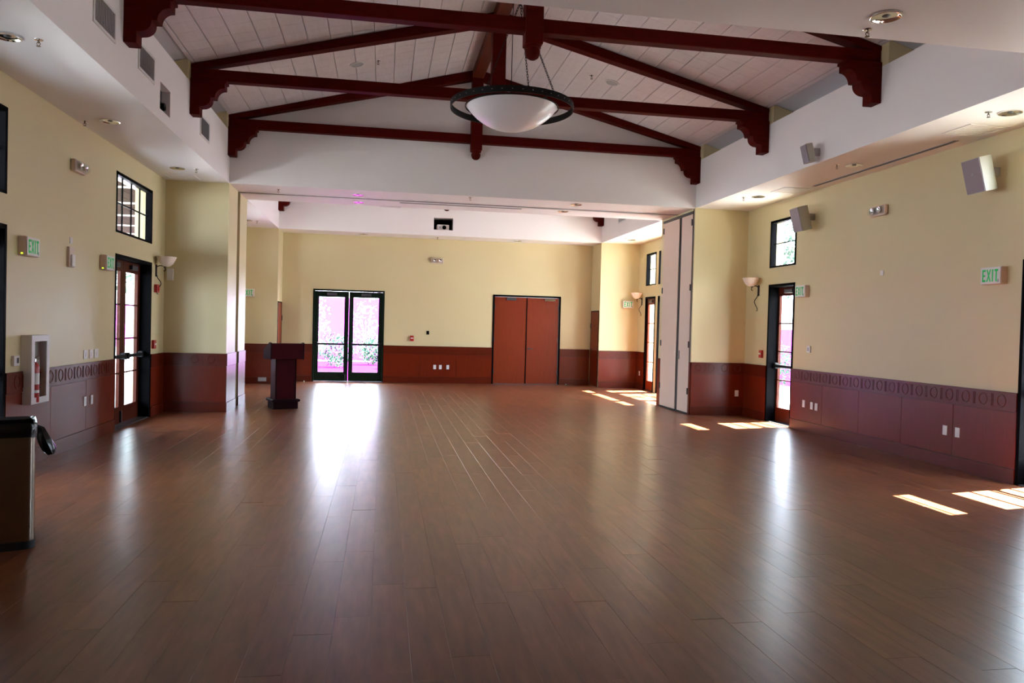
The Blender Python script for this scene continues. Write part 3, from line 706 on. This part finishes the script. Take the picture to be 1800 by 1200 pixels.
def speaker(label, fr, u, z, tilt=14, yaw=-4, w=.30, h=.39):
    t = at('wall_speaker', label, 'speaker', fr, u, z, 0, 'white wall speakers')
    B(-.03, .03, -.09, 0, -.05, .05).build('bracket', 'ventgrey', t)
    mt = Matrix.Translation((0, -.06, 0)) @ Matrix.Rotation(R(yaw), 4, 'Z') @ Matrix.Rotation(R(tilt), 4, 'X')
    D = w*.85
    pr = [(-w/2, -D), (w/2, -D)]
    for i in range(9): a = i/8*math.pi; pr.append((w/2*math.cos(a), -D*.72+D*.6*math.sin(a)))
    o = MB().prism(pr, -h/2, h/2, 'z').xform(mt).build('cabinet', 'speaker_shell', t, smooth=True)
    B(-w/2+.006, w/2-.006, -D-.008, -D, -h/2+.006, h/2-.006).xform(mt).build('grille', 'speaker_grille', o)
    MB().lathe([(0, 0), (.014, 0), (.014, -.004), (0, -.004)], 14, 0, -D-.008, .02, 'y').xform(mt).build('badge', 'greyplastic', o)
speaker('large white speaker high on the right wall near the right edge', FR_, 7.80, 3.52); speaker('white speaker overlapping the high window on the right wall', FR_, 11.62, 3.53); speaker('small white speaker on the right soffit face', FSR, 9.72, 4.10, w=.17, h=.25)
def plate(name, label, cat, fr, u, z, w, h, mt='plastic', dep=.008, inner=None, im='greyplastic', group=None):
    t = at(name, label, cat, fr, u, z, fr_off(fr, z), group)
    B(-w/2, w/2, -dep, 0, -h/2, h/2).build('cover_plate', mt, t, bevel=min(.004, dep/3))
    for (a, b, c, d, e) in (inner or []): B(a, b, -dep-e, -dep, c, d).build('insert', im, t)
    return t
def fr_off(fr, z): return .018 if z < .8 else (.024 if z < ZW else 0)
OUT = [(-.017, .017, .008, .036, .002), (-.017, .017, -.036, -.008, .002)]
for fr, u, z, lab in ((FL, 10.394, .53, 'white outlet on the left wainscot nearer the extinguisher'), (FL, 10.62, .53, 'white outlet on the left wainscot nearer the french doors'), (FR_, 11.713, .455, 'white outlet closest to the glazed door on the right wainscot'),
        (FR_, 11.473, .445, 'white outlet in the middle of the trio on the right wainscot'), (FR_, 11.34, .44, 'white outlet farthest from the glazed door in the right wainscot trio'), (FR_, 8.469, .46, 'white outlet left of the pair at the right edge of the wainscot'),
        (FR_, 8.26, .46, 'white outlet right of the pair at the right edge of the wainscot'), (FF, 1.429, .445, 'first white outlet from the glass doors on the far wainscot'), (FF, 1.585, .445, 'middle white outlet on the far wainscot'), (FF, 1.789, .445, 'white outlet nearest the wooden doors on the far wainscot'),
        (FPL, 6.78, .43, 'white outlet on the dark wainscot of the right pier'), (FR_, 19.98, .43, 'far white outlet by the narrow wooden door')):
    plate('wall_outlet', lab, 'outlet', fr, u, z, .075, .118, inner=OUT, im='plastic', group='white wall outlets')
SWI = [(-.012, .012, -.025, .025, .003)]
for i, (u, lab) in enumerate(((10.44, 'white switch plate nearest the extinguisher cabinet'), (10.63, 'middle white switch plate above the left wainscot'), (10.81, 'wide white switch plate nearest the french doors'))):
    plate('light_switch', lab, 'switch', FL, u, 1.118, .12 if i < 2 else .14, .115, inner=SWI, im='plastic', group='switch plates above the left wainscot')
plate('thermostat', 'white thermostat with dark display beside the extinguisher cabinet', 'thermostat', FL, 8.54, 1.13, .12, .105, dep=.03, inner=[(-.005, .04, -.025, .03, .001)], im='darkgrey')
plate('wall_sensor', 'small white square sensor above the grey wall station', 'sensor', FL, 9.935, 2.50, .075, .075)
t = at('door_chime', 'grey wall station with paper holder below the small sensor', 'wall box', FL, 9.90, 2.30); B(-.075, .075, -.03, 0, -.12, .12).build('housing', 'beige', t, bevel=.006); B(-.045, .05, -.05, -.03, -.11, .03).build('holder', 'plastic', t, bevel=.004)
plate('wall_sensor', 'small white square sensor on the right wall', 'sensor', FR_, 9.825, 2.50, .07, .07)
plate('thermostat', 'grey wall control with dark window beside the glazed door', 'thermostat', FR_, 11.63, 1.36, .10, .11, dep=.02, inner=[(-.03, .02, -.03, .03, .001)], im='greyplastic')
plate('wall_control', 'small black wall plate on the far wall above the pull station', 'wall plate', FF, 1.219, 1.385, .075, .10, mt='black')
plate('strobe', 'white oval alarm strobe behind the left sconce', 'alarm', FPL, XL+.10, 2.35, .10, .20, dep=.04)
def pull(label, fr, u, z):
    t = at('fire_pull_station', label, 'fire alarm', fr, u, z, 0, 'red fire pull stations')
    B(-.05, .05, -.045, 0, -.07, .07).build('housing', 'red', t, bevel=.006); B(-.035, .035, -.055, -.045, -.01, .02).build('pull_bar', 'plastic', t, bevel=.003)
pull('red fire pull station beside the left french doors', FL, 13.30, 1.17); pull('red fire pull station beside the glazed door on the right wall', FR_, 13.22, 1.22); pull('red fire pull station on the far wall', FF, .788, 1.22)
t = at('fire_alarm_horn', 'red fire alarm horn below the left sconce', 'fire alarm', FL, 13.40, 2.085); B(-.065, .065, -.05, 0, -.065, .065).build('housing', 'red', t, bevel=.006); MB().lathe([(0, -.07), (.03, -.065), (.04, -.05)], 16, .0, 0, 0, 'y').build('horn', 'red', t, smooth=True)
# fire extinguisher cabinet with extinguisher
t = at('extinguisher_cabinet', 'white framed glass extinguisher cabinet on the left wall', 'cabinet', FL, 8.905, .664)
w, H, D = .215, .724, .105
bd = MB(); bd.box(-w, w, -.012, 0, 0, H); bd.box(-w, -w+.012, -D+.02, -.012, 0, H); bd.box(w-.012, w, -D+.02, -.012, 0, H); bd.box(-w+.012, w-.012, -D+.02, -.012, 0, .012); bd.box(-w+.012, w-.012, -D+.02, -.012, H-.012, H); bd.build('body', 'plastic', t)
dr = holed(MB(), 'y', -D, -D+.02, -w, w, 0, H, [(-w+.07, w-.07, .065, H-.065)]).build('door', 'plastic', t, bevel=.003)
B(-w+.07, w-.07, -D+.006, -D+.010, .065, H-.065).build('pane', 'glass', dr)
t = at('fire_extinguisher', 'red fire extinguisher inside the white wall cabinet', 'extinguisher', FL, 8.84, .678, .07)
cyl = MB().lathe([(0, 0), (.045, 0), (.047, .006), (.047, .36), (.042, .39), (.025, .415), (.018, .43), (0, .43)], 28); cyl.build('cylinder', 'red', t, smooth=True)
MB().lathe([(.0476, .19), (.0476, .31)], 28).build('label_band', 'plastic', t, smooth=True); MB().lathe([(.0476, .10), (.0476, .13)], 28).build('lower_band', 'plastic', t, smooth=True)
v = MB(); v.lathe([(.018, .43), (.018, .46), (0, .46)], 12); v.tube([(-.02, 0, .465), (.05, -.01, .485), (.075, -.012, .50)], .007, 6); v.tube([(0, 0, .45), (.055, -.008, .455)], .006, 6); v.build('valve', 'chrome', t, smooth=True)
MB().tube([(.015, 0, .445), (.05, -.02, .44), (.058, -.02, .40), (.056, -.01, .30)], .007, 6).build('hose', 'plastic', t, smooth=True)
# projectors in the niches
t = thing('projector', 'white projector in the dark niche of the far gable', 'projector', (1.515, Y2+.1, 4.115), 0)
B(-.16, .16, 0, .26, .0, .15).build('body', 'plastic', t, bevel=.02); MB().lathe([(0, -.005), (.035, -.02), (.05, -.025), (.054, -.01), (.054, .02)], 24, .03, 0, .075, 'y').build('lens', 'black', t, smooth=True)
MB().tube([(-.05, .2, .15), (-.10, .12, .27), (0, .05, .25), (.1, .2, .16)], .012, 7).build('cable', 'black', t, smooth=True)
B(-.10, -.08, -.003, 0, .06, .09).build('button', 'darkgrey', t)
lb = MB(); a0, b0, c0, d0 = NICHE; lb.box(a0-.02, a0, Y2+.12, Y2+.5, c0, d0); lb.box(b0, b0+.02, Y2+.12, Y2+.5, c0, d0); lb.build('niche_lining', 'ventdark', wall_gable); B(a0, b0, Y2+.48, Y2+.5, c0, d0).build('niche_back', 'black', wall_gable)
t = thing('projector', 'black projector with looped cable in the left soffit niche', 'projector', (SL-.06, 9.89, 4.095), R(90))
B(-.14, .14, -.02, .2, .0, .13).build('body', 'black', t, bevel=.02); MB().lathe([(.02, -.03), (.045, -.05), (.05, -.02), (.05, 0)], 20, .02, -.02, .06, 'y').build('lens', 'iron', t, smooth=True)
MB().tube([(-.11, .0, .12), (-.11, -.02, .19), (-.04, -.02, .235), (.04, -.0, .215), (.08, .02, .12)], .011, 7).build('cable', 'black', t, smooth=True)
# small fittings on the far floor line
t = at('floor_box', 'small grey blue box low on the far left wainscot', 'wall box', FB, -3.0, .11, .026); B(-.10, .10, -.03, 0, -.05, .05).build('cover', 'greyplastic', t, bevel=.005)
t = thing('door_stop', 'small domed door stop on the floor right of the wooden doors', 'door stop', (5.12, 21.05, 0)); MB().lathe([(0, .045), (.02, .04), (.03, .02), (.03, 0)], 16).build('dome', 'steel_brushed', t, smooth=True)
t = thing('door_stop', 'small domed door stop on the floor left of the glass doors', 'door stop', (-2.05, 21.0, 0)); MB().lathe([(0, .045), (.02, .04), (.03, .02), (.03, 0)], 16).build('dome', 'steel_brushed', t, smooth=True)

# ------------------------------------------------------------------ lectern
t = thing('lectern', 'dark wooden lectern with slanted top beside the partition opening', 'lectern', (-1.79, 14.63, 0), R(22))
b = MB(); b.box(-.225, .225, -.20, .20, 0, .13); b.build('plinth', 'podium_dark', t, bevel=.008)
b = MB(); b.prism([(-.24, .13), (.24, .13), (.255, .15), (.255, .165), (.235, .18), (-.235, .18), (-.255, .165), (-.255, .15)], -.225, .225, 'y'); b.build('moulding', 'podium_dark', t)
b = MB(); b.box(-.19, .19, -.165, .165, .18, .92); b.build('column', 'podium', t, bevel=.006)
for s in (-1, 1): B(s*.19, s*.165, -.172, -.165, .18, .92).build('corner_trim', 'podium_dark', t)
b = MB(); b.prism([(-.255, .915), (-.255, 1.185), (-.235, 1.20), (-.15, 1.20), (.26, 1.06), (.26, .915)], -.285, .285, 'x'); b.build('desk_box', 'podium', t, bevel=.006)
for s in (-1, 1): b = MB(); b.prism([(-.262, .905), (-.262, 1.20), (-.24, 1.215), (-.145, 1.215), (.268, 1.07), (.268, .905)], s*.285, s*.305, 'x'); b.build('side_board', 'podium_dark', t, bevel=.004)

# ------------------------------------------------------------------ waste bin
t = thing('waste_bin', 'stainless steel waste bin with black liner at the left edge', 'bin', (-2.634, 5.825, 0), R(23))
def rrect(hx, hy, r, n=6):
    P = []
    for cx, cy, a0 in ((hx-r, hy-r, 0), (-hx+r, hy-r, 90), (-hx+r, -hy+r, 180), (hx-r, -hy+r, 270)):
        for i in range(n+1): a = R(a0+90*i/n); P.append((cx+r*math.cos(a), cy+r*math.sin(a)))
    return P
MB().prism(rrect(.235, .225, .06), .055, .775, 'z').build('shell', 'steel_brushed', t, smooth=True)
MB().prism(rrect(.24, .23, .062), .0, .055, 'z').build('base', 'rubber', t, smooth=True)
bg_ = MB(); A = rrect(.243, .233, .064); I = rrect(.222, .212, .05)
rim = []
n = len(A)
for ring_, zz in ((A, .765), (A, .80), ([(x*1.02, y*1.02) for x, y in A], .835), ([(x*.985, y*.985) for x, y in A], .862), (I, .845), (I, .70)):
    rim.append([len(bg_.v)+i for i in range(n)]); bg_.v += [(x+random.uniform(-.004, .004), y+random.uniform(-.004, .004), zz+random.uniform(-.006, .006)) for x, y in ring_]
for a_, b_ in zip(rim, rim[1:]):
    for i in range(n): j = (i+1) % n; bg_.f.append((a_[i], a_[j], b_[j], b_[i]))
bg_.f.append(tuple(reversed(rim[-1])))
bg_.build('liner', 'bag', t, smooth=True)
tl = MB(); tl.tube([(.235, .10, .80), (.262, .09, .78), (.295, .08, .70), (.325, .075, .63), (.335, .07, .595)], [.016, .03, .046, .045, .022], 12)
tl.v = [(x+random.uniform(-.005, .005), y+random.uniform(-.006, .006), z) for x, y, z in tl.v]
tl.build('liner_tail', 'bag', t, smooth=True)

# ------------------------------------------------------------------ outdoors
g = struct(B(-60, 70, -40, 90, -.35, -.12).build('ground', 'concrete'), 'sunlit pale ground outside')
B(XL-4.2, XL-TH, YB-6, YF+4, -.12, -.03).build('porch_slab', 'concrete', g)
B(FD1[0]-4, FD1[1]+4, YF+TH, 33, -.12, -.03).build('far_paving', 'pink_glare_ground', g)  # slab coloured pink to imitate overexposed ground
B(XR+TH, XR+3.2, YB-6, YF+4, -.12, -.03).build('side_paving', 'concrete', g)
t = thing('porch_roof', 'timber boarded porch roof seen through the high left window', 'porch', (XL-TH, 0, 3.78))
for i in range(13): B(-.02-.24*(i+1), -.02-.24*i-.012, -3, YF+2, 0, .03).build('board', 'porchwood', t)
for i in range(13): B(-3.12, 0, -1.5+i*1.9, -1.46+i*1.9, -.03, 0).build('joist', 'stucco', t)
B(-3.27, -3.12, -3, YF+2, -.30, .06).build('fascia', 'stucco', t); B(-3.3, 0, -3, YF+2, .03, .06).build('deck', 'stucco', t)
for i, y in enumerate((3.5, 9.5, 15.2, 21.0)):
    t = thing('porch_column', ['white porch column beside the camera', 'white porch column outside the left edge doors', 'white porch column outside the left french doors', 'white porch column at the far porch end'][i], 'column', (XL-TH-3.05, y, -.03), 0, 'white porch columns')
    B(-.15, .15, -.15, .15, .3, 3.5).build('shaft', 'stucco', t); B(-.22, .22, -.22, .22, 0, .3).build('base', 'stucco', t)
o = B(XL-5.4, XL-5.15, -4, YF+6, -.12, .75).build('garden_wall_or_glare', 'stucco'); tag(o, 'low white garden wall beyond the porch', 'wall')
o = B(-6, 2.2, 36.0, 36.3, -.12, 2.75).build('garden_wall_or_glare', 'pink_glare'); tag(o, 'added pink panel standing in for daylight glare behind the shrubs outside the far glass doors', 'wall')  # added panel; overexposed daylight is put into its pink colour
o = B(13.2, 13.5, 20, 27, -.12, 1.75).build('garden_wall_or_glare', 'pink_glare'); tag(o, 'added pink panel standing in for daylight glare outside the right glazed door', 'wall')  # added panel, pink as clipped daylight behind the right door
o = B(-15.3, -15, 38, 54, -.12, 2.3).build('garden_wall_or_glare', 'pink_glare'); tag(o, 'added pink panel standing in for daylight glare beyond the porch outside the left french doors', 'wall')  # added panel, pink as clipped daylight past the porch
def leaves(n, rx, ry, rz, cz, size, fill=.5):
    m = MB()
    for i in range(n):
        d = Vector((random.gauss(0, 1), random.gauss(0, 1), random.gauss(0, 1))).normalized()*(fill+(1-fill)*random.random())
        p = Vector((d.x*rx, d.y*ry, cz+d.z*rz)); u = Vector((random.gauss(0, 1), random.gauss(0, 1), random.gauss(0, 1))).normalized(); w = u.orthogonal().normalized()
        s = size*random.uniform(.6, 1.3); n0 = len(m.v)
        m.v += [tuple(p-u*s), tuple(p+w*s*.45), tuple(p+u*s), tuple(p-w*s*.45)]; m.f.append((n0, n0+1, n0+2, n0+3))
    return m
def shrub(label, x, y, r, h, n=900, mt='leaf_pale'):
    t = thing('garden_shrub', label, 'shrub', (x, y, -.1), 0, 'garden shrubs'); leaves(n, r, r, h/2, h/2+.05, .06).build('foliage', mt, t)
    s = MB()
    for a in range(4): s.tube([(0, 0, 0), (.15*math.cos(a*1.6), .15*math.sin(a*1.6), h*.6)], [.02, .008], 5)
    s.build('stems', 'bark', t)
shrub('round green shrub outside the left leaf of the far glass doors', -1.6, 28.5, .7, 1.3); shrub('round green shrub outside the right leaf of the far glass doors', -.35, 30.5, .6, 1.2); shrub('small shrub at the right side of the far glass doors', .55, 28.0, .5, 1.2)
shrub('added tall sparse white flecks standing in for glare before the pink panel, left of centre', -2.75, 33.6, .6, 3.0, 260, 'white_glare'); shrub('added tall sparse white flecks standing in for glare before the pink panel, right of centre', -.75, 34.0, .6, 3.1, 260, 'white_glare')  # both added; pale flecks imitate overexposed white patches within the pink
shrub('shrub outside the right glazed door', 11.6, 21.5, .7, 1.5)
def tree(label, x, y, h, r, n=2600):
    t = thing('garden_tree', label, 'tree', (x, y, -.12), 0, 'garden trees'); MB().tube([(0, 0, 0), (.1, .05, h*.35), (0, 0, h*.7)], [.22, .16, .07], 8).build('trunk', 'bark', t)
    for a in range(4): MB().tube([(.05, .03, h*.35), (r*.5*math.cos(a*1.6), r*.5*math.sin(a*1.6), h*.65)], [.09, .03], 6).build('branch', 'bark', t)
    leaves(n, r, r, h*.33, h*.68, .16, .35).build('foliage', 'leaf', t)
tree('added dense tree blocking low sky outside the right edge door', 11.9, 5.3, 6.0, 1.9, 5200); tree('added dense tree blocking low sky beyond the right wall behind the large speaker', 12.3, 10.0, 5.6, 1.8, 4200)  # both trees added to block low sky and dim the left wall
tree('tree outside the right glazed door', 15.5, 25.0, 7.5, 2.9); tree('tree seen above the far glass doors', .6, 42, 8, 3.2); tree('tree outside the far narrow door', 18, 44, 8.5, 3.0); tree('tree beyond the porch', -13, 38, 7.5, 2.8)
